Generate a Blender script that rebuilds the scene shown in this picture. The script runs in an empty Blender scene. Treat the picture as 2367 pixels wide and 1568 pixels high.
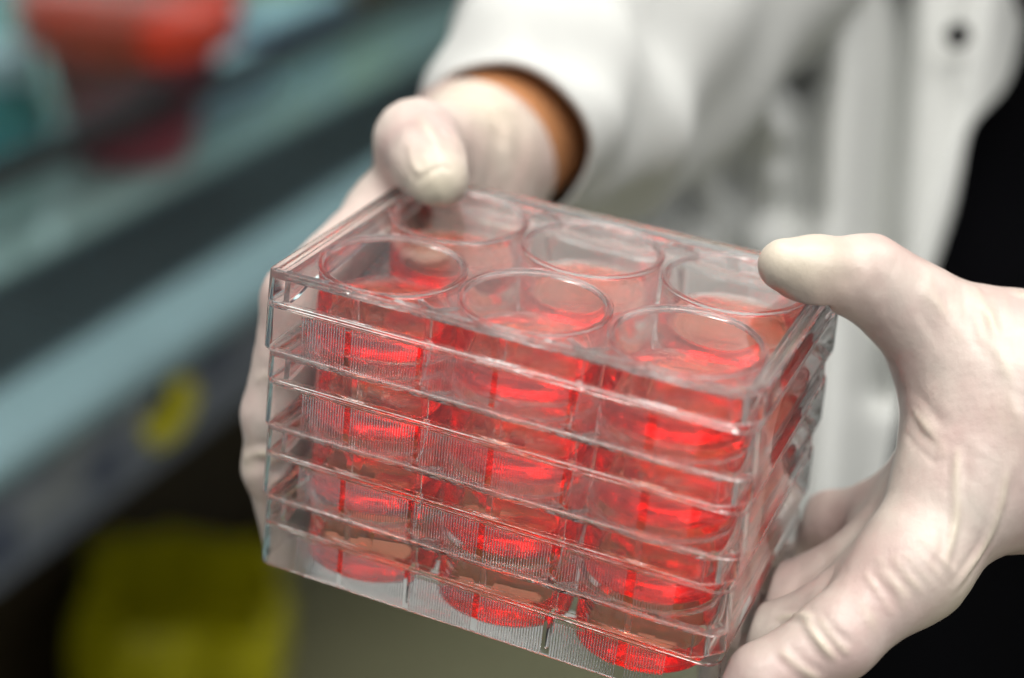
import bpy, bmesh, math, random
import numpy as np
from mathutils import Matrix, Vector
from mathutils.bvhtree import BVHTree
random.seed(4); rng = np.random.default_rng(4)
S = 0.001                                     # everything below is written in millimetres
scene = bpy.context.scene
COL = scene.collection

# ------------------------------------------------------------------ camera
CR = np.array([[0.91286216, 0.40080680, 0.07769552],
               [-0.24225505, 0.37858657, 0.89329989],
               [0.32862619, -0.83428180, 0.44269483]])
CC = np.array([124.7178, -349.7039, 162.5264])
FPX = 3989.511 * 2367 / 2560
cam = bpy.data.cameras.new('camera'); camo = bpy.data.objects.new('camera', cam); COL.objects.link(camo)
M = Matrix.Identity(4)
for i in range(3):
    for j in range(3): M[i][j] = CR[j][i]
    M[i][3] = CC[i] * S
camo.matrix_world = M
cam.sensor_width = 23.5; cam.lens = 36.62
cam.clip_start = 0.01; cam.clip_end = 50
cam.dof.use_dof = True; cam.dof.focus_distance = 0.394; cam.dof.aperture_fstop = 2.6
scene.camera = camo

def at(u, v, d):
    """photo position (2367 wide) and distance in mm -> point in mm"""
    return CC + CR.T @ np.array([(u - 1183.5) / FPX * d, -(v - 784.0) / FPX * d, -d])

# ------------------------------------------------------------------ world, lamps, exposure
w = bpy.data.worlds.new('World'); scene.world = w; w.use_nodes = True
bg = w.node_tree.nodes['Background']; bg.inputs[0].default_value = (0.95, 0.97, 1.0, 1); bg.inputs[1].default_value = 0.27
def lamp(name, loc, target, sx, sy, power, color):
    l = bpy.data.lights.new(name, 'AREA'); l.shape = 'RECTANGLE'; l.size = sx; l.size_y = sy; l.energy = power; l.color = color
    o = bpy.data.objects.new(name, l); COL.objects.link(o); o.location = Vector(loc)
    d = Vector(target) - Vector(loc); o.rotation_euler = d.to_track_quat('-Z', 'Y').to_euler()
    return o
lamp('ceiling_lamp', (-0.2, 0.1, 1.75), (-0.2, 0.1, 0.0), 2.8, 2.2, 31, (1.0, 0.97, 0.90))
lamp('fluorescent_tube', (-0.05, 0.30, 1.6), (-0.05, 0.2, 0.0), 1.25, 0.13, 10, (1.0, 0.97, 0.90))
lamp('fluorescent_tube', (0.1, -0.45, 1.6), (0.0, -0.2, 0.0), 1.25, 0.13, 10, (1.0, 0.97, 0.90))
lamp('fluorescent_tube', (0.85, -1.05, 1.6), (0.05, 0.0, -0.05), 1.25, 0.2, 11, (1.0, 0.98, 0.95))
lamp('cabinet_lamp', (-1.1, 1.3, 0.03), (-0.9, 1.3, -0.42), 0.2, 1.6, 3.0, (0.70, 1.0, 1.0))
vs = scene.view_settings
vs.view_transform = 'Standard'; vs.look = 'None'; vs.exposure = 0.0; vs.gamma = 1.0; vs.use_curve_mapping = False
cy = scene.cycles
cy.max_bounces = 120; cy.transmission_bounces = 120; cy.glossy_bounces = 120; cy.diffuse_bounces = 4; cy.transparent_max_bounces = 24
cy.volume_bounces = 0; cy.caustics_reflective = True; cy.caustics_refractive = True; cy.blur_glossy = 0.6
cy.sample_clamp_indirect = 8.0; cy.use_denoising = True
try: cy.denoiser = 'OPENIMAGEDENOISE'
except Exception: pass
cy.use_adaptive_sampling = True; cy.adaptive_threshold = 0.05; cy.adaptive_min_samples = 24

# ------------------------------------------------------------------ materials
def mat(name):
    m = bpy.data.materials.new(name); m.use_nodes = True
    return m, m.node_tree.nodes, m.node_tree.links, m.node_tree.nodes['Principled BSDF']
def plain(name, col, rough=0.5, metal=0.0, noise=0.12, scale=40.0, bump=0.0, coat=0.0):
    m, n, l, b = mat(name)
    tc = n.new('ShaderNodeTexCoord'); nz = n.new('ShaderNodeTexNoise'); nz.inputs['Scale'].default_value = scale; nz.inputs['Detail'].default_value = 5
    l.new(tc.outputs['Object'], nz.inputs['Vector'])
    mx = n.new('ShaderNodeMix'); mx.data_type = 'RGBA'
    mx.inputs[6].default_value = (*[c * (1 - noise) for c in col], 1); mx.inputs[7].default_value = (*[min(1, c * (1 + noise)) for c in col], 1)
    l.new(nz.outputs['Fac'], mx.inputs[0]); l.new(mx.outputs[2], b.inputs['Base Color'])
    b.inputs['Roughness'].default_value = rough; b.inputs['Metallic'].default_value = metal; b.inputs['Coat Weight'].default_value = coat
    if bump:
        bp = n.new('ShaderNodeBump'); bp.inputs['Strength'].default_value = bump; bp.inputs['Distance'].default_value = 0.001
        l.new(nz.outputs['Fac'], bp.inputs['Height']); l.new(bp.outputs[0], b.inputs['Normal'])
    return m
def glass_shader(n, l, ior, col=(1, 1, 1, 1), rough=0.0):
    n.remove(n['Principled BSDF']); g = n.new('ShaderNodeBsdfGlass')
    g.inputs['Color'].default_value = col; g.inputs['IOR'].default_value = ior; g.inputs['Roughness'].default_value = rough
    l.new(g.outputs[0], n['Material Output'].inputs['Surface'])
def clear_plastic(name, rough=0.0):
    m, n, l, b = mat(name); glass_shader(n, l, 1.43)
    return m
M_PLASTIC = clear_plastic('clear_polystyrene')
M_LID = clear_plastic('clear_lid_polystyrene')
def red_medium():
    m, n, l, b = mat('red_medium')
    glass_shader(n, l, 1.335)
    va = n.new('ShaderNodeVolumeAbsorption'); va.inputs['Color'].default_value = (0.9985, 0.42, 0.13, 1); va.inputs['Density'].default_value = 330
    l.new(va.outputs[0], n['Material Output'].inputs['Volume'])
    return m
M_RED = red_medium()

def latex():
    m, n, l, b = mat('latex_glove')
    tc = n.new('ShaderNodeTexCoord')
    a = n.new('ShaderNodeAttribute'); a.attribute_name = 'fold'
    nz = n.new('ShaderNodeTexNoise'); nz.inputs['Scale'].default_value = 38; nz.inputs['Detail'].default_value = 9; nz.inputs['Roughness'].default_value = 0.58
    l.new(tc.outputs['Object'], nz.inputs['Vector'])
    r = n.new('ShaderNodeValToRGB'); r.color_ramp.elements[0].position = 0.38; r.color_ramp.elements[1].position = 0.66
    r.color_ramp.elements[0].color = (0.68, 0.505, 0.465, 1); r.color_ramp.elements[1].color = (0.78, 0.675, 0.605, 1)
    l.new(nz.outputs['Fac'], r.inputs[0])
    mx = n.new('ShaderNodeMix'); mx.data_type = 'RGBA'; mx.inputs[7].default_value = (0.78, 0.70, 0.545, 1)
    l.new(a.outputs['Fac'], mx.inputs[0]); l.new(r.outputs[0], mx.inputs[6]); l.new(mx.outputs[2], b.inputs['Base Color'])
    b.inputs['Roughness'].default_value = 0.38; b.inputs['Coat Weight'].default_value = 0.12; b.inputs['Coat Roughness'].default_value = 0.25
    b.inputs['Subsurface Weight'].default_value = 0.0; b.inputs['Subsurface Radius'].default_value = (1.0, 0.5, 0.35); b.inputs['Subsurface Scale'].default_value = 0.004
    n1 = n.new('ShaderNodeTexNoise'); n1.inputs['Scale'].default_value = 900; n1.inputs['Detail'].default_value = 3
    l.new(tc.outputs['Object'], n1.inputs['Vector'])
    mp = n.new('ShaderNodeMapping'); mp.inputs['Scale'].default_value = (240, 70, 150); mp.inputs['Rotation'].default_value = (0.3, 0.5, 0.7)
    l.new(tc.outputs['Object'], mp.inputs['Vector'])
    n2 = n.new('ShaderNodeTexNoise'); n2.inputs['Scale'].default_value = 1.0; n2.inputs['Detail'].default_value = 4; l.new(mp.outputs[0], n2.inputs['Vector'])
    ad = n.new('ShaderNodeMath'); ad.operation = 'MULTIPLY_ADD'; ad.inputs[1].default_value = 0.25
    l.new(n1.outputs['Fac'], ad.inputs[0]); l.new(n2.outputs['Fac'], ad.inputs[2])
    bp = n.new('ShaderNodeBump'); bp.inputs['Strength'].default_value = 0.24; bp.inputs['Distance'].default_value = 0.001
    l.new(ad.outputs[0], bp.inputs['Height']); l.new(bp.outputs[0], b.inputs['Normal'])
    return m
M_GLOVE = latex()
M_COAT = plain('coat_cotton', (0.68, 0.69, 0.675), 0.95, noise=0.05, scale=300, bump=0.1)
M_COAT.node_tree.nodes['Principled BSDF'].inputs['Specular IOR Level'].default_value = 0.2
M_SKIN = plain('wrist_skin', (0.55, 0.24, 0.10), 0.55, noise=0.15)
M_DARK = plain('dark_cloth', (0.0025, 0.0025, 0.0035), 1.0, noise=0.2)
M_DARK.node_tree.nodes['Principled BSDF'].inputs['Specular IOR Level'].default_value = 0.08
M_STEEL = plain('rim_enamel', (0.20, 0.31, 0.34), 0.55, noise=0.15, scale=8)
M_STEELP = plain('pale_worktop', (0.21, 0.32, 0.31), 0.16, noise=0.15, scale=8)
M_GRILLE = plain('grille_steel', (0.020, 0.042, 0.050), 0.5, noise=0.2, scale=10)
M_SLOT = plain('slot_dark', (0.008, 0.012, 0.013), 0.7)
M_PANEL = plain('painted_panel', (0.13, 0.15, 0.19), 0.5, noise=0.2, scale=9)
M_CAVE = plain('cavity_shade_brown', (0.028, 0.017, 0.004), 0.7, noise=0.3, scale=6)  # near-black brown puts the shade of the under-bench cavity into the colour
M_FLOOR = plain('linoleum', (0.27, 0.265, 0.16), 0.5, noise=0.2, scale=6)
M_YELLOW = plain('yellow_bag_film', (0.5, 0.46, 0.004), 0.4, noise=0.15, scale=12)
M_YSTICK = plain('yellow_sticker', (0.55, 0.50, 0.01), 0.5)
M_BSTICK = plain('blue_sticker', (0.05, 0.065, 0.11), 0.5)
M_GSTICK = plain('grey_sticker', (0.20, 0.22, 0.24), 0.5)
M_REDLID = plain('red_lid', (0.62, 0.05, 0.02), 0.4, noise=0.15)
M_TUB = plain('maroon_tub', (0.30, 0.055, 0.075), 0.4, noise=0.15)
M_TEAL = plain('teal_plastic', (0.02, 0.20, 0.22), 0.35)
M_LIME = plain('lime_plastic', (0.42, 0.50, 0.08), 0.4)
M_BLUE = plain('slate_blue_plastic', (0.12, 0.16, 0.30), 0.45)
M_PALE = plain('pale_blue_card', (0.42, 0.58, 0.66), 0.6)
M_BROWN = plain('brown_glass', (0.12, 0.07, 0.02), 0.3)
M_BLACK = plain('black_rubber', (0.015, 0.015, 0.016), 0.6)

# ------------------------------------------------------------------ object helpers
def link(o, parent=None):
    COL.objects.link(o)
    if parent is not None: o.parent = parent
    return o
def tag(o, label=None, cat=None, group=None, kind=None):
    for k, v in (('label', label), ('category', cat), ('group', group), ('kind', kind)):
        if v: o[k] = v
    return o
def empty(name, loc=(0, 0, 0)):
    o = bpy.data.objects.new(name, None); o.location = Vector(loc) * S; o.empty_display_size = 0.01
    return link(o)
def mesh(name, verts, faces, material, angle=35, normals=True):
    me = bpy.data.meshes.new(name)
    me.from_pydata([tuple(float(c) * S for c in v) for v in verts], [], [tuple(int(i) for i in f) for f in faces])
    bm = bmesh.new(); bm.from_mesh(me)
    if normals: bmesh.ops.recalc_face_normals(bm, faces=bm.faces[:])
    ca = math.radians(angle)
    for f in bm.faces: f.smooth = True
    for e in bm.edges:
        if len(e.link_faces) == 2 and e.calc_face_angle(0) > ca: e.smooth = False
    bm.to_mesh(me); bm.free(); me.materials.append(material)
    return me
def obj(name, me, parent=None, loc=(0, 0, 0)):
    o = bpy.data.objects.new(name, me); o.location = Vector(loc) * S
    return link(o, parent)
def join(*parts):
    V = []; F = []
    for v, f in parts:
        n = len(V); V += list(v); F += [tuple(i + n for i in q) for q in f]
    return V, F
def box(x0, x1, y0, y1, z0, z1):
    v = [(x0, y0, z0), (x1, y0, z0), (x1, y1, z0), (x0, y1, z0), (x0, y0, z1), (x1, y0, z1), (x1, y1, z1), (x0, y1, z1)]
    f = [(0, 3, 2, 1), (4, 5, 6, 7), (0, 1, 5, 4), (1, 2, 6, 5), (2, 3, 7, 6), (3, 0, 4, 7)]
    return v, f
def bevel_box(name, dims, material, parent=None, b=1.0, angle=35):
    v, f = box(*dims); me = bpy.data.meshes.new(name)
    bm = bmesh.new(); vs_ = [bm.verts.new(Vector(p) * S) for p in v]
    for q in f: bm.faces.new([vs_[i] for i in q])
    bmesh.ops.bevel(bm, geom=bm.edges[:], offset=b * S, segments=2, profile=0.5, affect='EDGES')
    for q in bm.faces: q.smooth = False
    bm.to_mesh(me); bm.free(); me.materials.append(material)
    return obj(name, me, parent)
def roundpoly(p, r, n=3, closed=True):
    out = []; N = len(p)
    for i in range(N):
        a, b, c = (np.array(p[(i - 1) % N], float), np.array(p[i], float), np.array(p[(i + 1) % N], float))
        if not closed and i in (0, N - 1): out.append(tuple(b)); continue
        la, lc = np.linalg.norm(a - b), np.linalg.norm(c - b); rr = min(r, la * .45, lc * .45)
        s, e = b + (a - b) / la * rr, b + (c - b) / lc * rr
        for k in range(n + 1):
            t = k / n; out.append(tuple((1 - t) ** 2 * s + 2 * t * (1 - t) * b + t * t * e))
    return out
def contour(hx, hy, cs, n=7):
    """rounded rectangle, counter-clockwise; cs: corner kind per corner (FR, BR, BL, FL): radius>0 or chamfer<0"""
    out = []
    for (sx, sy, a0), c in zip(((1, -1, -90), (1, 1, 0), (-1, 1, 90), (-1, -1, 180)), cs):
        if c > 0:
            for k in range(n + 1):
                a = math.radians(a0 + 90 * k / n); out.append((sx * (hx - c) + c * math.cos(a), sy * (hy - c) + c * math.sin(a)))
        else:
            c = -c; a0r = math.radians(a0); e0 = (math.cos(a0r), math.sin(a0r)); e1 = (-math.sin(a0r), math.cos(a0r))
            A = (sx * (hx - c) + c * e0[0], sy * (hy - c) + c * e0[1]); B = (sx * (hx - c) + c * e1[0], sy * (hy - c) + c * e1[1])
            K = (sx * hx, sy * hy)
            p = roundpoly([K, A, B], 0, 1)
            for k in range(n + 1):
                t = k / n
                # nearly straight chamfer with softened ends
                q = (A[0] + (B[0] - A[0]) * t, A[1] + (B[1] - A[1]) * t)
                bulge = 0.10 * c * 4 * t * (1 - t)
                d = ((sx) / math.sqrt(2), (sy) / math.sqrt(2)); out.append((q[0] + d[0] * bulge, q[1] + d[1] * bulge))
    return out
def corner_offset(cs, o):
    return [max(0.3, c + o) if c > 0 else -(max(0.3, -c + 0.586 * o)) for c in cs]
def sweep(hx, hy, cs, prof, caps):
    V = []; F = []; N = 0
    for o, z in prof:
        c = contour(hx + o, hy + o, corner_offset(cs, o)); N = len(c); V += [(x, y, z) for x, y in c]
    R_ = len(prof)
    for i in range(R_ if not caps else R_ - 1):
        a, b = i * N, ((i + 1) % R_) * N
        for k in range(N): F.append((a + k, a + (k + 1) % N, b + (k + 1) % N, b + k))
    if caps:
        F.append(tuple(range(N))[::-1]); F.append(tuple(range((R_ - 1) * N, R_ * N)))
    return V, F
def revolve(prof, n=72, closed=False, cx=0, cy=0):
    """prof (r, z); r==0 at the ends closes with a fan; closed=True makes a ring"""
    V = []; F = []; idx = []
    for r, z in prof:
        if r < 1e-6: idx.append([len(V)]); V.append((cx, cy, z))
        else:
            s = len(V); idx.append(list(range(s, s + n)))
            V += [(cx + r * math.cos(2 * math.pi * k / n), cy + r * math.sin(2 * math.pi * k / n), z) for k in range(n)]
    m = len(prof)
    for i in range(m if closed else m - 1):
        a, b = idx[i], idx[(i + 1) % m]
        for k in range(n):
            k2 = (k + 1) % n
            if len(a) == 1: F.append((a[0], b[k2], b[k]))
            elif len(b) == 1: F.append((a[k], a[k2], b[0]))
            else: F.append((a[k], a[k2], b[k2], b[k]))
    return V, F
def tube(path, radii, n=20, caps=True, ell=1.0):
    P = [np.array(p, float) for p in path]; V = []; F = []
    up = np.array([0.0, 0.0, 1.0])
    for i, p in enumerate(P):
        t = P[min(i + 1, len(P) - 1)] - P[max(i - 1, 0)]; t /= np.linalg.norm(t)
        a = np.cross(t, up); 
        if np.linalg.norm(a) < 1e-3: a = np.array([1.0, 0, 0])
        a /= np.linalg.norm(a); b = np.cross(a, t)
        for k in range(n):
            th = 2 * math.pi * k / n; V.append(p + radii[i] * (a * math.cos(th) + b * math.sin(th) * ell))
    for i in range(len(P) - 1):
        for k in range(n): F.append((i * n + k, i * n + (k + 1) % n, (i + 1) * n + (k + 1) % n, (i + 1) * n + k))
    if caps: F.append(tuple(range(n))[::-1]); F.append(tuple(range((len(P) - 1) * n, len(P) * n)))
    return V, F
def spline(pts, n):
    pts = np.array(pts, float); m = len(pts); out = []
    for i in range(m - 1):
        p0, p1, p2, p3 = pts[max(i - 1, 0)], pts[i], pts[i + 1], pts[min(i + 2, m - 1)]
        for k in range(n):
            t = k / n; out.append(0.5 * (2 * p1 + (p2 - p0) * t + (2 * p0 - 5 * p1 + 4 * p2 - p3) * t * t + (3 * p1 - p0 - 3 * p2 + p3) * t ** 3))
    out.append(pts[-1]); return np.array(out)

# ------------------------------------------------------------------ the setting: floor and room behind
fl = obj('floor', mesh('floor', *box(-3200, 2800, -1800, 5200, -1120, -1100), M_FLOOR)); tag(fl, kind='structure')

# ------------------------------------------------------------------ the laminar-flow bench on the left
bench = empty('flow_cabinet', (-535, 900, -1100)); bo = np.array((-535, 900, -1100))
tag(bench, 'long steel laminar flow cabinet running along the side with dark front grille', 'lab cabinet')
def bpart(name, vf, material, parent=bench, angle=35):
    v, f = vf; o = obj(name, mesh(name, [np.array(p) - bo for p in v], f, material, angle), None)
    o.parent = parent; return o
Y0, Y1 = -100, 3600
def profx(prof, y0, y1):
    n = len(prof); V = [(x, y0, z) for x, z in prof] + [(x, y1, z) for x, z in prof]
    F = [(i, (i + 1) % n, n + (i + 1) % n, n + i) for i in range(n)] + [tuple(range(n))[::-1], tuple(range(n, 2 * n))]
    return V, F
rim = bpart('rim', profx(roundpoly([(-599, -418), (-540, -418), (-530, -428), (-530, -446), (-599, -446)], 9), Y0, Y1), M_STEEL)
gr = bpart('grille', profx([(-725, -424), (-599.5, -424), (-599.5, -442), (-725, -442)], Y0, Y1), M_GRILLE)
y = Y0 + 15
slot_me = mesh('slot', *box(-52, 52, -4, 4, -0.5, 0.8), M_SLOT)
while y < 2000:
    o = obj('slot', slot_me, gr, np.array((-662, y, -423.4)) - bo); y += 17
bpart('worktop', profx([(-1500, -418), (-725.5, -418), (-725.5, -446), (-1500, -446)], Y0, Y1), M_STEELP)
fp = bpart('front_panel', profx([(-541, -446.5), (-535, -446.5), (-535, -523), (-543, -523)], Y0, Y1), M_PANEL)
bpart('back_wall', profx([(-1500, -418), (-1500, 300), (-1512, 300), (-1512, -418)], Y0, Y1), M_PANEL)
sb = bpart('sash_bar', profx(roundpoly([(-752, -352), (-730, -352), (-730, -328), (-752, -328)], 6), Y0, Y1), M_BLACK)
gm, gn, gl, gb = mat('sash_glass'); glass_shader(gn, gl, 1.45, (0.93, 0.97, 0.96, 1))
bpart('sash_pane', profx([(-745, -328.5), (-738, -328.5), (-738, 150), (-745, 150)], Y0, Y1), gm)
bpart('cavity_shade_panel', profx([(-910, -447), (-880, -447), (-880, -1090), (-910, -1090)], Y0, Y1), M_CAVE)  # dark sheet added where the hollow below the front panel lies in shade
bpart('plinth', profx([(-940, -1085), (-820, -1085), (-820, -1099), (-940, -1099)], Y0, Y1), M_CAVE)
# stickers on the front panel
def disc(cx, cyy, cz, ry, rz, n=28):
    v = [(cx, cyy + ry * math.cos(2 * math.pi * i / n), cz + rz * math.sin(2 * math.pi * i / n)) for i in range(n)]
    v2 = [(x - 0.8, y_, z) for x, y_, z in v]
    f = [tuple(range(n)), tuple(range(n, 2 * n))[::-1]] + [(i, (i + 1) % n, n + (i + 1) % n, n + i) for i in range(n)]
    return v + v2, f
st = bpart('sticker', disc(-534.2, 590, -480, 36, 27), M_YSTICK); st['label'] = 'round yellow sticker'
for (yy, zz, ry, rz, mm) in ((655, -462, 24, 13, M_BSTICK), (505, -488, 16, 16, M_BSTICK), (560, -462, 30, 12, M_GSTICK), (440, -480, 34, 16, M_GSTICK), (470, -458, 26, 10, M_GSTICK), (385, -490, 18, 15, M_BSTICK)):
    bpart('sticker', box(-535.2, -534.2, yy - ry, yy + ry, zz - rz, zz + rz), mm)

# things standing in the cabinet
def standing(name, label, cat, x, y_, parts, group=None):
    e = empty(name, (x, y_, -418)); tag(e, label, cat, group)
    for pn, vf, mm in parts:
        o = obj(pn, mesh(pn, *vf, mm, 40), e)
    return e
standing('waste_tub', 'dark pink tapered tub with bright red lid inside the cabinet', 'tub', -810, 925, [
    ('body', revolve([(0, 0), (50, 0), (60, 4), (86, 118), (0, 118)], 40), M_TUB),
    ('lid', revolve([(0, 118.2), (92, 118.2), (104, 124), (108, 160), (98, 168), (0, 172)], 40), M_REDLID)])
standing('teal_bottle', 'teal plastic bottle at the left edge inside the cabinet', 'bottle', -900, 835, [
    ('body', revolve([(0, 0), (40, 0), (44, 4), (44, 60), (30, 78), (30, 86), (0, 86)], 32), M_TEAL),
    ('cap', revolve([(0, 86.2), (34, 86.2), (34, 112), (30, 116), (0, 116)], 32), M_PALE)])
standing('blue_rack', 'slate blue tube rack behind the sash of the cabinet', 'rack', -885, 1340, [
    ('frame', box(-38, 38, -105, 105, 0, 50), M_BLUE), ('deck', box(-35, 35, -100, 100, 50.2, 56), M_PALE)])
standing('card_box', 'pale blue card box lying near the dark sash bar', 'box', -826, 1110, [
    ('carton', box(-30, 30, -80, 80, 0, 44), M_PALE), ('flap', box(-29, 29, -78, 78, 44.2, 47), M_PALE)])
for i, (x, y_, hh, lab) in enumerate(((-960, 1440, 120, 'lime bottle with brown body deep in the cabinet, nearer one'), (-890, 1600, 120, 'lime bottle with brown body deep in the cabinet, farther one'))):
    standing('lime_bottle', lab, 'bottle', x, y_, [
        ('body', revolve([(0, 0), (46, 0), (50, 4), (50, hh * .45), (0, hh * .45)], 32), M_BROWN),
        ('cap', revolve([(0, hh * .45 + .2), (52, hh * .45 + .2), (52, hh - 6), (46, hh), (0, hh)], 32), M_LIME)], 'lime capped bottles')

# yellow waste bag standing on the floor under the cabinet front
def pleated(r0, r1, h, n=96, amp=9):
    V = []; F = []; rows = 26
    for i in range(rows):
        t = i / (rows - 1); z = h * t; r = r0 + (r1 - r0) * t + 10 * math.sin(t * 3.1)
        for k in range(n):
            a = 2 * math.pi * k / n
            rr = r + amp * .6 * (math.sin(7 * a + 2 * t) * .6 + math.sin(13 * a - 3 * t) * .4) * (0.4 + t)
            sq = (abs(math.cos(a)) ** 5 + abs(math.sin(a)) ** 5) ** (-1 / 5); b_ = a + 0.45
            V.append((rr * sq * 1.1 * math.cos(b_), rr * sq * math.sin(b_), z + 5 * math.sin(5 * a) * t))
    for i in range(rows - 1):
        for k in range(n): F.append((i * n + k, i * n + (k + 1) % n, (i + 1) * n + (k + 1) % n, (i + 1) * n + k))
    F.append(tuple(range(n))[::-1]); 
    base = (rows - 1) * n
    # folded-in mouth of the bag
    for t, rr_, zz in ((1, .93, 6), (2, .88, -30), (3, .8, -90)):
        for k in range(n):
            x, y_, z = V[base + k]; V.append((x * rr_, y_ * rr_, h + zz))
    for i in range(3):
        for k in range(n):
            a = base + i * n; F.append((a + k, a + (k + 1) % n, a + n + (k + 1) % n, a + n + k))
    F.append(tuple(range(base + 3 * n, base + 4 * n)))
    return V, F
bag = obj('waste_bag', mesh('waste_bag', *pleated(88, 100, 190, amp=13), M_YELLOW, 60), None, (-735, 895, -1100))
tag(bag, 'yellow plastic waste bag standing open on the floor below the cabinet', 'waste bag')

# ------------------------------------------------------------------ six-well plates
PITCH = 39.12; HX, HY = 62.8, 41.1; STEP = 21.45
LIDC = [-6.5, -6.5, 2.2, 2.2]; BASEC = [4.0, 4.0, 2.4, 2.4]
lid_prof = roundpoly([(-2.9, -1.0), (-2.3, 0.15), (-0.1, 0.15), (0.1, -2.6), (0.5, -8.35), (-0.5, -8.35), (-1.1, -2.2)], 0.5, 4, closed=False)
lid_me = mesh('panel', *sweep(HX, HY, LIDC, lid_prof, True), M_LID, 30)
ring_me = mesh('ring', *revolve(roundpoly([(17.55, -1.05), (17.7, -0.45), (19.0, -0.45), (19.15, -1.05)], 0.2, 2), 96, True), M_LID, 50)
skirt_prof = roundpoly([(-3.5, -1.9), (-3.2, -8.75), (0.55, -8.75), (1.25, -21.2), (0.2, -21.2), (-0.5, -9.8), (-4.3, -9.8), (-4.6, -1.9)], 0.3, 3)
skirt_me = mesh('skirt', *sweep(HX, HY, BASEC, skirt_prof, False), M_PLASTIC, 30)
def deck():
    xs = [-58.4, -19.56, 19.56, 58.4]; ys = [-36.8, 0, 36.8]; r = 18.42; zt, zb = -2.0, -3.2; n = 64
    V = []; F = []
    for i in range(3):
        for j in range(2):
            cx, cyy = (i - 1) * PITCH, (j - .5) * PITCH
            x0, x1, y0, y1 = xs[i], xs[i + 1], ys[j], ys[j + 1]
            angs = sorted(set([round(2 * math.pi * k / n, 6) for k in range(n)] + [round(math.atan2(yy - cyy, xx - cx) % (2 * math.pi), 6) for xx in (x0, x1) for yy in (y0, y1)]))
            ins, out = [], []
            for a in angs:
                c, s = math.cos(a), math.sin(a)
                tx = ((x1 - cx) / c if c > 1e-9 else (x0 - cx) / c if c < -1e-9 else 1e9); ty = ((y1 - cyy) / s if s > 1e-9 else (y0 - cyy) / s if s < -1e-9 else 1e9)
                t = min(tx, ty); px, py = cx + t * c, cyy + t * s
                if abs(abs(px) - 58.4) < 1e-3 and abs(abs(py) - 36.8) < 1e-3: px *= 0.982; py *= 0.972
                out.append((px, py)); ins.append((cx + r * c, cyy + r * s))
            m = len(angs); b = len(V)
            V += [(x, y_, zt) for x, y_ in ins] + [(x, y_, zt) for x, y_ in out] + [(x, y_, zb) for x, y_ in ins] + [(x, y_, zb) for x, y_ in out]
            for k_ in range(m):
                q = (k_ + 1) % m
                F += [(b + k_, b + q, b + m + q, b + m + k_), (b + 2 * m + k_, b + 3 * m + k_, b + 3 * m + q, b + 2 * m + q), (b + k_, b + 2 * m + k_, b + 2 * m + q, b + q)]
                p0, p1 = out[k_], out[q]
                onx = lambda p: abs(p[0]) > 56.9; ony = lambda p: abs(p[1]) > 35.5
                if (onx(p0) and onx(p1)) or (ony(p0) and ony(p1)): F.append((b + m + k_, b + m + q, b + 3 * m + q, b + 3 * m + k_))
    me = bpy.data.meshes.new('t'); me.from_pydata(V, [], F); bm = bmesh.new(); bm.from_mesh(me); bmesh.ops.remove_doubles(bm, verts=bm.verts[:], dist=1e-3)
    bm.verts.index_update(); V2 = [tuple(v.co) for v in bm.verts]; F2 = [tuple(v.index for v in f.verts) for f in bm.faces]; bm.free(); bpy.data.meshes.remove(me)
    return V2, F2
deck_me = mesh('deck', *deck(), M_PLASTIC, 30)
well_prof = [(0, -18.3)] + roundpoly([(17.3, -18.3), (17.45, -1.4), (18.55, -1.4), (18.5, -19.6)], 0.35, 3) + [(0, -19.6)]
wp = roundpoly([(0, -18.3), (17.3, -18.3), (17.45, -1.4), (18.55, -1.4), (18.5, -19.6), (0, -19.6)], 0.45, 3, closed=False)
well_me = mesh('well', *revolve(wp, 80), M_PLASTIC, 40)
med_me = mesh('medium', *revolve([(0, -18.45), (17.0, -18.45), (17.35, -18.2), (17.5, -17.8), (17.55, -12.7), (17.3, -13.15), (16.9, -13.5), (16.2, -13.8), (15.2, -13.98), (13.5, -14.05), (0, -14.05)], 80), M_RED, 50)
def grip_ribs():
    V = []; F = []
    x = -52.0
    ins = [(0.27, -0.12), (0.265, 0.02), (0.19, 0.32), (-0.19, 0.32), (-0.265, 0.02), (-0.27, -0.12)]
    while x < 50.6:
        if min(abs(x - kk * 19.56) for kk in range(-3, 4)) > 0.85:
            for sgn in (-1, 1):
                b = len(V)
                for z, sc in ((-9.7, 0.75), (-10.35, 1.25), (-10.7, 1.0), (-20.9, 0.8)):
                    yo = HY + 0.55 + (-z - 8.75) / 12.2 * 0.7
                    for dx, dy in ins: V.append((x + dx, sgn * (yo + (dy * sc if dy > 0 else dy)), z))
                for i in range(3):
                    for k_ in range(6): F.append((b + i * 6 + k_, b + i * 6 + (k_ + 1) % 6, b + (i + 1) * 6 + (k_ + 1) % 6, b + (i + 1) * 6 + k_))
                F.append(tuple(b + i for i in range(6))); F.append(tuple(b + 18 + i for i in range(6)))
        x += 0.724
    return V, F
ribs_me = mesh('grip_ribs', *grip_ribs(), M_PLASTIC, 25)
def web(sgn):
    v = [(-.45, sgn * 40.4, -9.9), (.45, sgn * 40.4, -9.9), (.45, sgn * 35.2, -9.9), (-.45, sgn * 35.2, -9.9),
         (-.3, sgn * 41.0, -19.5), (.3, sgn * 41.0, -19.5), (.3, sgn * 39.6, -19.5), (-.3, sgn * 39.6, -19.5)]
    return v, [(0, 1, 2, 3), (4, 7, 6, 5), (0, 4, 5, 1), (1, 5, 6, 2), (2, 6, 7, 3), (3, 7, 4, 0)]
web_f = mesh('web', *web(-1), M_PLASTIC); web_b = mesh('web', *web(1), M_PLASTIC)
def lug(sgn): return box(-.75, .75, *sorted((sgn * 37.4, sgn * 38.3)), -8.6, -2.6)
lug_f = mesh('lug', *lug(-1), M_PLASTIC); lug_b = mesh('lug', *lug(1), M_PLASTIC)
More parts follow.
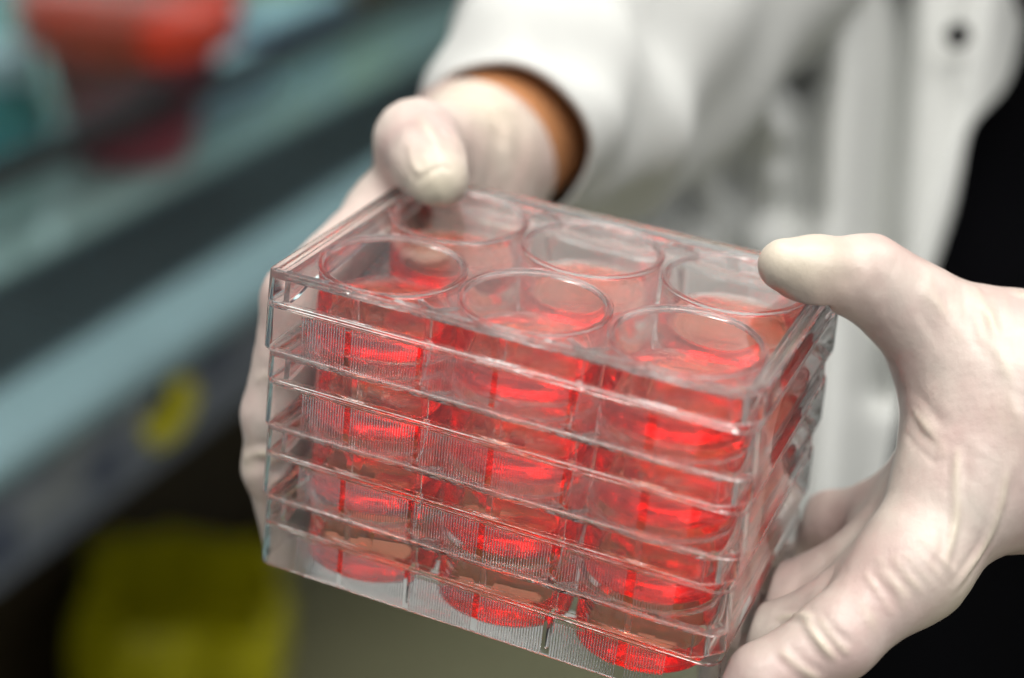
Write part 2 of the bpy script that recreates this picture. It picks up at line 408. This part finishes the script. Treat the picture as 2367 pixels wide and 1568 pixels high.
ORD = ['uppermost', 'second from the top', 'third from the top', 'lowest']
jit = [(0, 0, 0), (0.35, 0.1, 0.25), (0.15, -0.25, -0.2), (-0.2, 0.15, 0.15)]
wells = [(i, j) for j in (-.5, .5) for i in (-1, 0, 1)]
for lv in range(4):
    dx, dy, rz = jit[lv]
    lid = empty('plate_lid', (dx * .5, dy * .5, -STEP * lv)); lid.rotation_euler.z = math.radians(rz * .8)
    tag(lid, ['clear plastic lid on top of the stack with both thumbs on it', 'clear plastic lid on the plate second from the top',
              'clear plastic lid on the plate third from the top', 'clear plastic lid on the lowest plate of the stack'][lv], 'lid', 'lids of the stacked plates')
    obj('panel', lid_me, lid)
    for i, j in wells: obj('ring', ring_me, lid, (i * PITCH, j * PITCH, 0))
    pl = empty('well_plate', (dx, dy, -STEP * lv)); pl.rotation_euler.z = math.radians(rz)
    tag(pl, f'clear six-well plate holding red medium, {ORD[lv]} of the stack', 'well plate', 'stacked six-well plates')
    obj('skirt', skirt_me, pl); obj('deck', deck_me, pl)
    for i, j in wells:
        wo = obj('well', well_me, pl, (i * PITCH, j * PITCH, 0)); obj('medium', med_me, wo)
    r = obj('grip_ribs', ribs_me, pl); tag(r, kind='stuff')
    for kk in (-1, 1):
        obj('web', web_f, pl, (kk * 19.56, 0, 0)); obj('web', web_b, pl, (kk * 19.56, 0, 0))
    for kk in (-2, -1, 0, 1, 2):
        obj('lug', lug_f, pl, (kk * 19.56, 0, 0)); obj('lug', lug_b, pl, (kk * 19.56, 0, 0))

# ------------------------------------------------------------------ smooth solid modelling for gloves and clothes
def sdf_caps(P, prims):
    """prims: (a, b, ra, rb, k) tapered capsules, blended in order with softness k"""
    d = None
    for a, b, ra, rb, kk in prims:
        a = np.asarray(a, float); b = np.asarray(b, float); ab = b - a; L = float(ab @ ab) + 1e-9
        t = np.clip(((P - a) @ ab) / L, 0, 1)
        q = np.linalg.norm(P - a - t[..., None] * ab, axis=-1) - (ra + (rb - ra) * t)
        if d is None: d = q
        else:
            h = np.clip(0.5 + 0.5 * (d - q) / kk, 0, 1); d = d * (1 - h) + q * h - kk * h * (1 - h)
    return d
def surface(fn, lo, hi, vox):
    lo = np.asarray(lo, float); n = np.ceil((np.asarray(hi) - lo) / vox).astype(int) + 1
    ax = [lo[i] + vox * np.arange(n[i]) for i in range(3)]
    B = 6; nb = -(-n // B)                              # look closely only at the blocks the surface passes through
    cen = np.stack(np.meshgrid(*[lo[i] + vox * (np.arange(nb[i]) * B + (B - 1) / 2) for i in range(3)], indexing='ij'), -1)
    dc = fn(cen); D = np.repeat(np.repeat(np.repeat(dc, B, 0), B, 1), B, 2)[:n[0], :n[1], :n[2]].copy()
    blk = np.argwhere(np.abs(dc) < vox * B * 1.25 + 1.5)
    offs = np.stack(np.meshgrid(*[np.arange(B)] * 3, indexing='ij'), -1).reshape(-1, 3)
    idx = (blk[:, None, :] * B + offs[None]).reshape(-1, 3); idx = idx[(idx < n).all(1)]
    for c0 in range(0, len(idx), 200000):
        q = idx[c0:c0 + 200000]; D[q[:, 0], q[:, 1], q[:, 2]] = fn(lo + vox * q)
    ins = D < 0
    c = np.zeros(np.array(n) - 1, int); acc = np.zeros((*c.shape, 3)); cnt = np.zeros(c.shape)
    corners = [(i, j, k_) for i in (0, 1) for j in (0, 1) for k_ in (0, 1)]
    def sl(o): return tuple(slice(o[q], n[q] - 1 + o[q]) for q in range(3))
    for o in corners:
        for axis in range(3):
            if o[axis]: continue
            o2 = list(o); o2[axis] = 1
            A, B = D[sl(o)], D[sl(o2)]; m = (A < 0) != (B < 0)
            t = np.where(m, A / np.where(m, A - B, 1), 0)
            for q in range(3): acc[..., q] += np.where(m, o[q] + (t if q == axis else 0), 0)
            cnt += m
    act = cnt > 0; ids = -np.ones(c.shape, int); ids[act] = np.arange(act.sum())
    I = np.argwhere(act); V = lo + vox * (I + acc[act] / cnt[act][:, None])
    F = []
    for axis in range(3):
        u, v = (axis + 1) % 3, (axis + 2) % 3
        s0 = [slice(1, n[q] - 1) for q in range(3)]; s0[axis] = slice(0, n[axis] - 1); s1 = list(s0); s1[axis] = slice(1, n[axis])
        a, b = ins[tuple(s0)], ins[tuple(s1)]
        for flip in (False, True):
            E = np.argwhere((a & ~b) if not flip else (~a & b))
            if not len(E): continue
            base = E.copy(); 
            for q in range(3):
                if q != axis: base[:, q] += 1
            def cell(du, dv):
                x = base.copy(); x[:, u] -= du; x[:, v] -= dv; return ids[x[:, 0], x[:, 1], x[:, 2]]
            quad = [cell(1, 1), cell(0, 1), cell(0, 0), cell(1, 0)]
            if flip: quad = quad[::-1]
            F.append(np.stack(quad, 1))
    F = np.concatenate(F); F = F[(F >= 0).all(1)]
    for _ in range(3):                                  # settle the points on the surface
        d0 = fn(V); e = 0.2; g = np.stack([fn(V + np.eye(3)[q] * e) - d0 for q in range(3)], -1) / e
        g /= np.maximum(np.linalg.norm(g, axis=-1, keepdims=True), 1e-6); V = V - g * np.clip(d0, -vox, vox)[:, None] * 0.8
    return V, F, g
def seg_dist(P, line, param=False):
    best = np.full(len(P), 1e9); par = np.zeros(len(P)); n = len(line) - 1
    for i, (a, b) in enumerate(zip(line[:-1], line[1:])):
        ab = b - a; t = np.clip(((P - a) @ ab) / (ab @ ab + 1e-9), 0, 1); d = np.linalg.norm(P - a - t[:, None] * ab, axis=1)
        par = np.where(d < best, (i + t) / n, par); best = np.minimum(best, d)
    return (best, par) if param else best
def vnoise(P, scale, seed):
    r_ = np.random.default_rng(seed); o = np.zeros(len(P))
    for _ in range(6):
        k_ = r_.normal(size=3) / scale * 2.2; o += np.sin(P @ k_ + r_.uniform(0, 6.28))
    return o / 6
STACK_C = np.array((0, 0, -42.9)); STACK_H = np.array((64.2, 42.5, 43.15))
def glove(name, prims, folds, cream, vox, label, parent, cut=None, seed=1):
    pts = np.array([p for q in prims for p in (q[0], q[1])]); rad = max(max(q[2], q[3]) for q in prims) + 4
    lo, hi = pts.min(0) - rad, pts.max(0) + rad
    def fn(P):
        d = sdf_caps(P, prims)
        q = np.abs(P - STACK_C) - STACK_H                # the soft finger pads lie flat against the plates
        bx = np.linalg.norm(np.maximum(q, 0), axis=-1) + np.minimum(q.max(-1), 0); e = -bx
        h = np.clip(0.5 - 0.5 * (d - e) / 1.2, 0, 1); d = d * (1 - h) + e * h + 1.2 * h * (1 - h)
        if cut is not None: d = np.maximum(d, (P - cut[0]) @ cut[1])
        return d
    V, F, N = surface(fn, lo, hi, vox)
    tree = BVHTree.FromPolygons([tuple(v) for v in V], [tuple(int(i) for i in f) for f in F])
    fold = np.zeros(len(V)); disp = np.zeros(len(V))
    for px, width, height in folds:
        line = []
        for u, v in spline(px, 6):
            dvec = at(u, v, 1.0) - CC; hit = tree.ray_cast(Vector(CC), Vector(dvec).normalized())
            if hit[0] is not None: line.append(np.array(hit[0]))
        if len(line) < 2: continue
        d, t = seg_dist(V, line, True); tp = np.sin(np.pi * np.clip(t, 0.0, 1.0)) ** 0.8 * (0.75 + 0.25 * np.sin(9 * t + width * 7))
        g = np.exp(-(d / width) ** 2) * tp
        disp += height * g - (0.4 * height * tp * np.exp(-((d - 2.1 * width) / width) ** 2) if height > 0 else 0)
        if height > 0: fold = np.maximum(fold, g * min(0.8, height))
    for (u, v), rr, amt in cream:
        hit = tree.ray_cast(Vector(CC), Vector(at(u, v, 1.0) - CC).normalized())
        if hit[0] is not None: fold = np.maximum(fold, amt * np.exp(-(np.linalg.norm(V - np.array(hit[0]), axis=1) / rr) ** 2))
    disp += 0.22 * vnoise(V, 9, seed) + 0.14 * vnoise(V, 4.5, seed + 1) + 0.10 * np.abs(vnoise(V * np.array([1, 2.2, .7]), 5, seed + 2))
    V = V + N * disp[:, None]
    me = mesh(name, V, F, M_GLOVE, 180, normals=False)
    at_ = me.attributes.new('fold', 'FLOAT', 'POINT'); at_.data.foreach_set('value', fold.astype(np.float32))
    o = obj(name, me, parent); o['label'] = label
    return o

person = empty('person', (0, 0, 0))
tag(person, 'person in open white lab coat and latex gloves holding the plates up', 'person')

def chain(pts, k_=4.0):
    """pts: (u, v, depth, radius) along a finger"""
    P = [at(*p[:3]) for p in pts]
    return [(P[i], P[i + 1], pts[i][3], pts[i + 1][3], k_) for i in range(len(pts) - 1)]
# hand at the right end of the stack
rh = []
rh += [(at(2300, 930, 408), at(2240, 1110, 402), 19, 17, 5)]
rh += [(at(2240, 1110, 402), at(2110, 1310, 394), 17, 12.5, 8), (at(2390, 900, 415), at(2390, 1080, 412), 21, 20, 14), (at(2300, 930, 408), at(2390, 980, 412), 19, 24, 14), (at(2390, 980, 412), at(2560, 980, 416), 25, 25, 12)]
rh += [(at(2370, 860, 412), at(2180, 775, 410), 17, 12.2, 14), (at(2180, 775, 410), at(2090, 700, 407), 12.2, 10.8, 8), (at(2090, 700, 407), at(2004, 643, 404), 10.8, 10.2, 6), (at(2004, 643, 404), at(1880, 628, 399.5), 10.0, 8.4, 5), (at(1880, 628, 399.5), at(1814, 612, 397), 8.4, 6.6, 4)]
rh += [(at(2110, 1310, 394), at(1935, 1475, 387), 12.2, 9.6, 8), (at(1935, 1475, 387), at(1765, 1570, 386), 9.6, 8.6, 4), (at(1765, 1570, 386), at(1640, 1650, 393), 8.5, 7.2, 3)]
rh += [(at(2200, 1110, 424), at(2060, 1195, 432), 15, 11, 10), (at(2060, 1195, 432), at(1925, 1215, 446), 10.6, 9.2, 4), (at(1925, 1215, 446), at(1850, 1300, 456), 9.2, 8.0, 3), (at(1850, 1300, 456), at(1730, 1330, 470), 8, 7.4, 3)]
rh += [(at(2150, 1180, 418), at(2000, 1310, 418), 13, 10.5, 8), (at(2000, 1310, 418), at(1830, 1385, 424), 10.4, 9.2, 3), (at(1830, 1385, 424), at(1730, 1440, 438), 9.2, 8.2, 3), (at(1730, 1440, 438), at(1620, 1450, 446), 8.2, 7.4, 3)]
rh += [(at(2110, 1290, 402), at(1940, 1420, 404), 12, 10, 6), (at(1940, 1420, 404), at(1790, 1480, 410), 10, 9, 3), (at(1790, 1480, 410), at(1680, 1540, 420), 9, 7.6, 3)]
def family(a, b, n, wd, ht, bend=8):
    out = []
    for i in range(n):
        t = (i + .5) / n; p = [np.array(a[k_]) * (1 - t) + np.array(b[k_]) * t + random.uniform(-9, 9) for k_ in (0, 1)]
        m = (p[0] + p[1]) / 2 + np.array((random.uniform(-bend, bend), random.uniform(-bend, bend)))
        out.append(([tuple(p[0]), tuple(m), tuple(p[1])], wd * random.uniform(.7, 1.3), ht * random.uniform(.5, 1.3)))
    return out
rfolds = [([(2215, 1030), (2210, 1120), (2210, 1200), (2180, 1330)], 1.0, 0.8), ([(2330, 1080), (2310, 1180), (2270, 1270), (2200, 1370)], 1.0, 0.9),
          ([(2150, 1230), (2180, 1290), (2200, 1340)], 1.2, 0.35), ([(1850, 1410), (1885, 1470), (1935, 1530)], 1.1, 0.9), ([(1890, 1425), (1930, 1480), (1965, 1515)], 1.0, 0.5),
          ([(1790, 1430), (1850, 1424), (1880, 1430)], 0.9, 0.6), ([(1800, 1500), (1850, 1545), (1900, 1575)], 1.0, 0.7), ([(1980, 1370), (2010, 1430), (2030, 1470)], 1.4, 0.3),
          ([(2180, 615), (2240, 650), (2280, 720), (2300, 780)], 1.2, 0.8), ([(2240, 640), (2320, 660), (2380, 690)], 1.2, 0.7), ([(2130, 650), (2180, 720), (2230, 790)], 1.6, 0.3),
          ([(2110, 690), (2150, 760), (2200, 830)], 1.5, -0.3), ([(2060, 600), (2040, 640), (2030, 690)], 2.0, -0.35), ([(2100, 940), (2150, 1000), (2190, 1060)], 1.6, 0.35), ([(2110, 900), (2160, 950), (2200, 1000)], 1.8, -0.3),
          ([(2280, 760), (2330, 860), (2340, 900)], 1.5, 0.3), ([(1885, 655), (1950, 645), (1990, 650)], 3.0, -0.5)]
rfolds += family(((1990, 1330), (2060, 1440)), ((2120, 1220), (2230, 1330)), 7, 1.0, 0.35) + family(((2110, 620), (2160, 730)), ((2330, 670), (2360, 860)), 8, 1.1, 0.35, 14)
rfolds += family(((2110, 860), (2190, 980)), ((2090, 1010), (2170, 1090)), 6, 1.1, -0.3) + family(((1830, 1440), (1920, 1540)), ((1900, 1400), (1985, 1490)), 4, .8, -0.35) + family(((2020, 560), (2010, 680)), ((2080, 590), (2050, 740)), 4, .9, -0.22)
rfolds += family(((2250, 900), (2330, 1120)), ((2350, 860), (2400, 1060)), 4, 1.3, 0.25, 14)
glove('glove', rh, rfolds, [((1835, 590), 15, .75), ((2300, 660), 14, .4), ((2220, 1395), 10, .6)], 0.8, 'latex glove with thumb resting on the lid corner at the right', person, seed=11)
# hand at the left end of the stack
lh = []
lh += chain([(1010, 415, 438, 8.8), (990, 375, 445, 10.2), (964, 330, 459, 11.3)], 4)
lh += [(at(964, 330, 459), at(1010, 355, 500), 11.3, 13.5, 6), (at(1010, 355, 500), at(1120, 350, 540), 15, 24, 8), (at(1120, 350, 540), at(1250, 260, 575), 25.5, 26.5, 10)]
lh += [(at(1060, 440, 520), at(900, 500, 470), 17, 12, 12), (at(900, 500, 470), at(690, 690, 433), 11.5, 9.6, 6), (at(690, 690, 433), at(636, 960, 438), 9.4, 8.9, 4), (at(636, 960, 438), at(640, 1080, 442), 8.8, 9.1, 3), (at(640, 1080, 442), at(672, 1250, 452), 9.0, 7.6, 3)]
for i, (du, dd) in enumerate(((75, 17), (135, 34), (190, 50))):
    r0 = 9.4 - i * .5
    lh += [(at(1080, 470 + 20 * i, 525 + 6 * i), at(900 + du * .6, 520 + 15 * i, 478 + dd * .7), 16, 11, 10), (at(900 + du * .6, 520 + 15 * i, 478 + dd * .7), at(700 + du, 700, 438 + dd), 11, r0, 6),
           (at(700 + du, 700, 438 + dd), at(650 + du, 950, 446 + dd), r0, r0 - .6, 3), (at(650 + du, 950, 446 + dd), at(672 + du, 1180 - 30 * i, 460 + dd), r0 - .6, r0 - 1.8, 3)]
lfolds = [([(556, 1062), (600, 1048), (660, 1050)], 1.2, 1.3), ([(570, 1110), (620, 1095), (660, 1098)], 1.2, 0.5), ([(960, 425), (1010, 388), (1045, 394)], 0.8, -0.8), ([(965, 260), (1000, 320), (1030, 370)], 1.6, 0.5), ([(1000, 270), (1040, 330)], 1.4, -0.4), ([(945, 330), (955, 380), (975, 405)], 1.0, 0.5), ([(1048, 310), (1070, 350), (1078, 388)], 1.0, 0.5), ([(1120, 230), (1150, 250), (1190, 262)], 2.2, 0.8), ([(1120, 300), (1160, 330), (1175, 390)], 2.4, -0.8),
          ([(590, 880), (620, 870), (660, 875)], 1.2, 0.4), ([(1160, 260), (1180, 330), (1170, 420)], 2.5, 0.5), ([(1210, 260), (1235, 340), (1225, 420)], 2.0, 0.4)]
ax_arm = at(1500, -60, 670) - at(1190, 318, 548); ax_arm /= np.linalg.norm(ax_arm)
gl_left = glove('glove', lh, lfolds, [((1010, 440), 11, .9), ((1100, 230), 22, .7), ((570, 1060), 5, .5), ((630, 1300), 9, .5)], 0.9, 'latex glove gripping the left end of the stack with thumb on top', person, cut=(at(1178, 331, 547) - 15 * ax_arm, ax_arm), seed=21)
# rolled bead along the glove's hem
A_, B_ = at(1120, 350, 540), at(1250, 260, 575); dh = (B_ - A_) / np.linalg.norm(B_ - A_); ch = at(1178, 331, 547) - 15 * ax_arm
cen = A_ + dh * (((ch - A_) @ ax_arm) / (dh @ ax_arm)); e1 = np.cross(ax_arm, (0, 0, 1.0)); e1 /= np.linalg.norm(e1); e2 = np.cross(ax_arm, e1)
BV = []; BF = []
for i in range(64):
    th = 2 * math.pi * i / 64; e = e1 * math.cos(th) + e2 * math.sin(th); rr = 26.5 / np.linalg.norm(e - (e @ dh) * dh)
    for k_ in range(8):
        ph = 2 * math.pi * k_ / 8; BV.append(cen + e * (rr + 1.1 * math.cos(ph)) + ax_arm * 1.1 * math.sin(ph))
    for k_ in range(8): BF.append((i * 8 + k_, i * 8 + (k_ + 1) % 8, ((i + 1) % 64) * 8 + (k_ + 1) % 8, ((i + 1) % 64) * 8 + k_))
obj('hem_bead', mesh('hem_bead', BV, BF, M_GLOVE, 180), gl_left)
# bare forearm between glove and sleeve
path = [at(1120, 350, 540), at(1250, 260, 575), at(1360, 150, 612), at(1560, -60, 682)]
fa = obj('forearm', mesh('forearm', *tube(spline(path, 8), np.linspace(24.4, 32, 25), 40), M_SKIN, 60), person); fa['label'] = 'brown bare wrist showing below the sleeve'

# lab coat ------------------------------------------------------------
coat = empty('lab_coat'); coat.parent = person; coat['label'] = 'open white lab coat'
def sleeve():
    c = spline([at(1172, 334, 543), at(1255, 245, 573), at(1385, 140, 612), at(1590, -60, 682), at(1740, -230, 735)], 22)
    n = 120; m = len(c); V = []; F = []
    for i in range(m):
        t = c[min(i + 1, m - 1)] - c[max(i - 1, 0)]; t /= np.linalg.norm(t)
        a = np.cross(t, (0, 0, 1.0)); a /= np.linalg.norm(a); b = np.cross(a, t); s = i / (m - 1)
        r0 = np.interp(s, [0, .04, .25, .5, 1], [30.5, 31.5, 44, 57, 76])
        for k_ in range(n):
            th = 2 * math.pi * k_ / n
            f = s * min(1, s * 6)
            wv = 3.2 * math.sin(3 * th + 9 * s) + 2.2 * math.sin(5 * th - 17 * s + 1) + 2.5 * math.sin(2 * th + 26 * s) * (1 if s > .1 else s * 10)
            rr = r0 + wv * min(1, s * 5 + .15); V.append(c[i] + rr * (a * math.cos(th) + b * math.sin(th)))
    for i in range(m - 1):
        for k_ in range(n): F.append((i * n + k_, i * n + (k_ + 1) % n, (i + 1) * n + (k_ + 1) % n, (i + 1) * n + k_))
    return V, F
so = obj('sleeve', mesh('sleeve', *sleeve(), M_COAT, 180), coat)
md = so.modifiers.new('thick', 'SOLIDIFY'); md.thickness = 0.0022; md.offset = -1
EDGE = spline([(2500, -2300), (2420, -1000), (2375, -160), (2366, -20), (2352, 100), (2318, 200), (2242, 290), (2216, 400), (2200, 480), (2162, 600), (2128, 690), (2104, 780), (2086, 900), (2066, 1000), (2040, 1150), (2010, 1400)], 10)
def fsum(U, Vv, lines):
    o = np.zeros_like(U)
    P = np.stack([U, Vv], -1).reshape(-1, 2)
    for ln, wd, amp in lines:
        d = seg_dist(P, np.array(ln, float)).reshape(U.shape); o += amp * np.exp(-(d / wd) ** 2)
    return o
def coat_front():
    ny, nx = 205, 190
    vv = np.concatenate([np.linspace(-2300, -150, 40, endpoint=False), np.linspace(-150, 1330, ny - 40)]); eu = np.interp(vv, EDGE[:, 1], EDGE[:, 0])
    s = np.linspace(0, 1, nx); lu = np.interp(vv, [-2300, -600, -150, 280, 560, 1400], [1000, 1250, 1330, 1330, 860, 760])[:, None]; U = lu + (eu[:, None] - lu) * s[None, :]; Vv = np.repeat(vv[:, None], nx, 1)
    D = 705 + 0.02 * (U - 1800) - 0.03 * Vv * 0
    D = D - 1.15 * fsum(U, Vv, [(((1960, -150), (1955, 200), (1925, 600), (1900, 1300)), 75, 22), (((2290, -150), (2250, 250), (2150, 560), (2080, 800)), 60, 10),
                         (((1790, 250), (1785, 400)), 60, 18), (((1500, 120), (1640, 400), (1720, 560)), 55, 16), (((1700, -100), (1760, 200), (1800, 300)), 45, 20)])
    D = D + 1.6 * fsum(U, Vv, [(((2075, -150), (2070, 150), (2040, 500), (2030, 900)), 40, 20), (((1835, -160), (1838, 60), (1842, 150)), 36, 34), (((1850, 200), (1850, 480)), 45, 14),
                         (((1540, 260), (1580, 480)), 55, 16), (((1690, 420), (1700, 900)), 60, 16)])
    D += 3 * np.sin(U / 47 + Vv / 140)
    V = [at(U[i, j], Vv[i, j], D[i, j]) for i in range(ny) for j in range(nx)]
    F = [(i * nx + j, i * nx + j + 1, (i + 1) * nx + j + 1, (i + 1) * nx + j) for i in range(ny - 1) for j in range(nx - 1)]
    return V, F
cf = obj('front', mesh('front', *coat_front(), M_COAT, 180), coat)
md = cf.modifiers.new('thick', 'SOLIDIFY'); md.thickness = 0.0025; md.offset = 0
c = at(2214, 82, 690); nrm = CC - c; nrm /= np.linalg.norm(nrm)
q = Vector(nrm).to_track_quat('Z', 'Y').to_matrix()
bv, bf = revolve([(0, 0), (5.0, 0), (5.6, 0.8), (5.4, 1.8), (4.2, 2.0), (3.6, 1.5), (0, 1.5)], 28)
bt = obj('button', mesh('button', [np.array(q @ Vector(v_)) + c for v_ in bv], bf, M_BLACK), coat); bt['label'] = 'small dark button'
# dark shirt and trousers under the coat
def clothes():
    prims = [(np.array((170, 620, 620)), np.array((150, 480, 120)), 120, 100, 30), (np.array((150, 480, 120)), np.array((160, 470, -180)), 100, 95, 30), (np.array((160, 470, -180)), np.array((150, 480, -420)), 100, 95, 60), (np.array((60, 470, 60)), np.array((250, 470, 60)), 90, 90, 60),
             (np.array((90, 480, -420)), np.array((90, 490, -1040)), 85, 60, 50), (np.array((240, 470, -420)), np.array((240, 480, -1040)), 85, 60, 50), (np.array((250, 465, 60)), np.array((250, 460, -300)), 95, 95, 50)]
    prims += [(np.array((30, 540, 160)), np.array((40, 500, 0)), 80, 80, 40), (np.array((40, 500, 0)), np.array((40, 440, -160)), 80, 75, 40), (np.array((40, 440, -160)), np.array((60, 420, -420)), 75, 75, 40)]
    pts = np.array([p for q_ in prims for p in (q_[0], q_[1])])
    V, F, N = surface(lambda P: sdf_caps(P, prims), pts.min(0) - 125, pts.max(0) + 125, 13)
    return V + N * (3 * vnoise(V, 60, 5))[:, None], F
dk = obj('dark_clothes', mesh('dark_clothes', *clothes(), M_DARK, 180, normals=False), person); dk['label'] = 'black clothing under the coat'
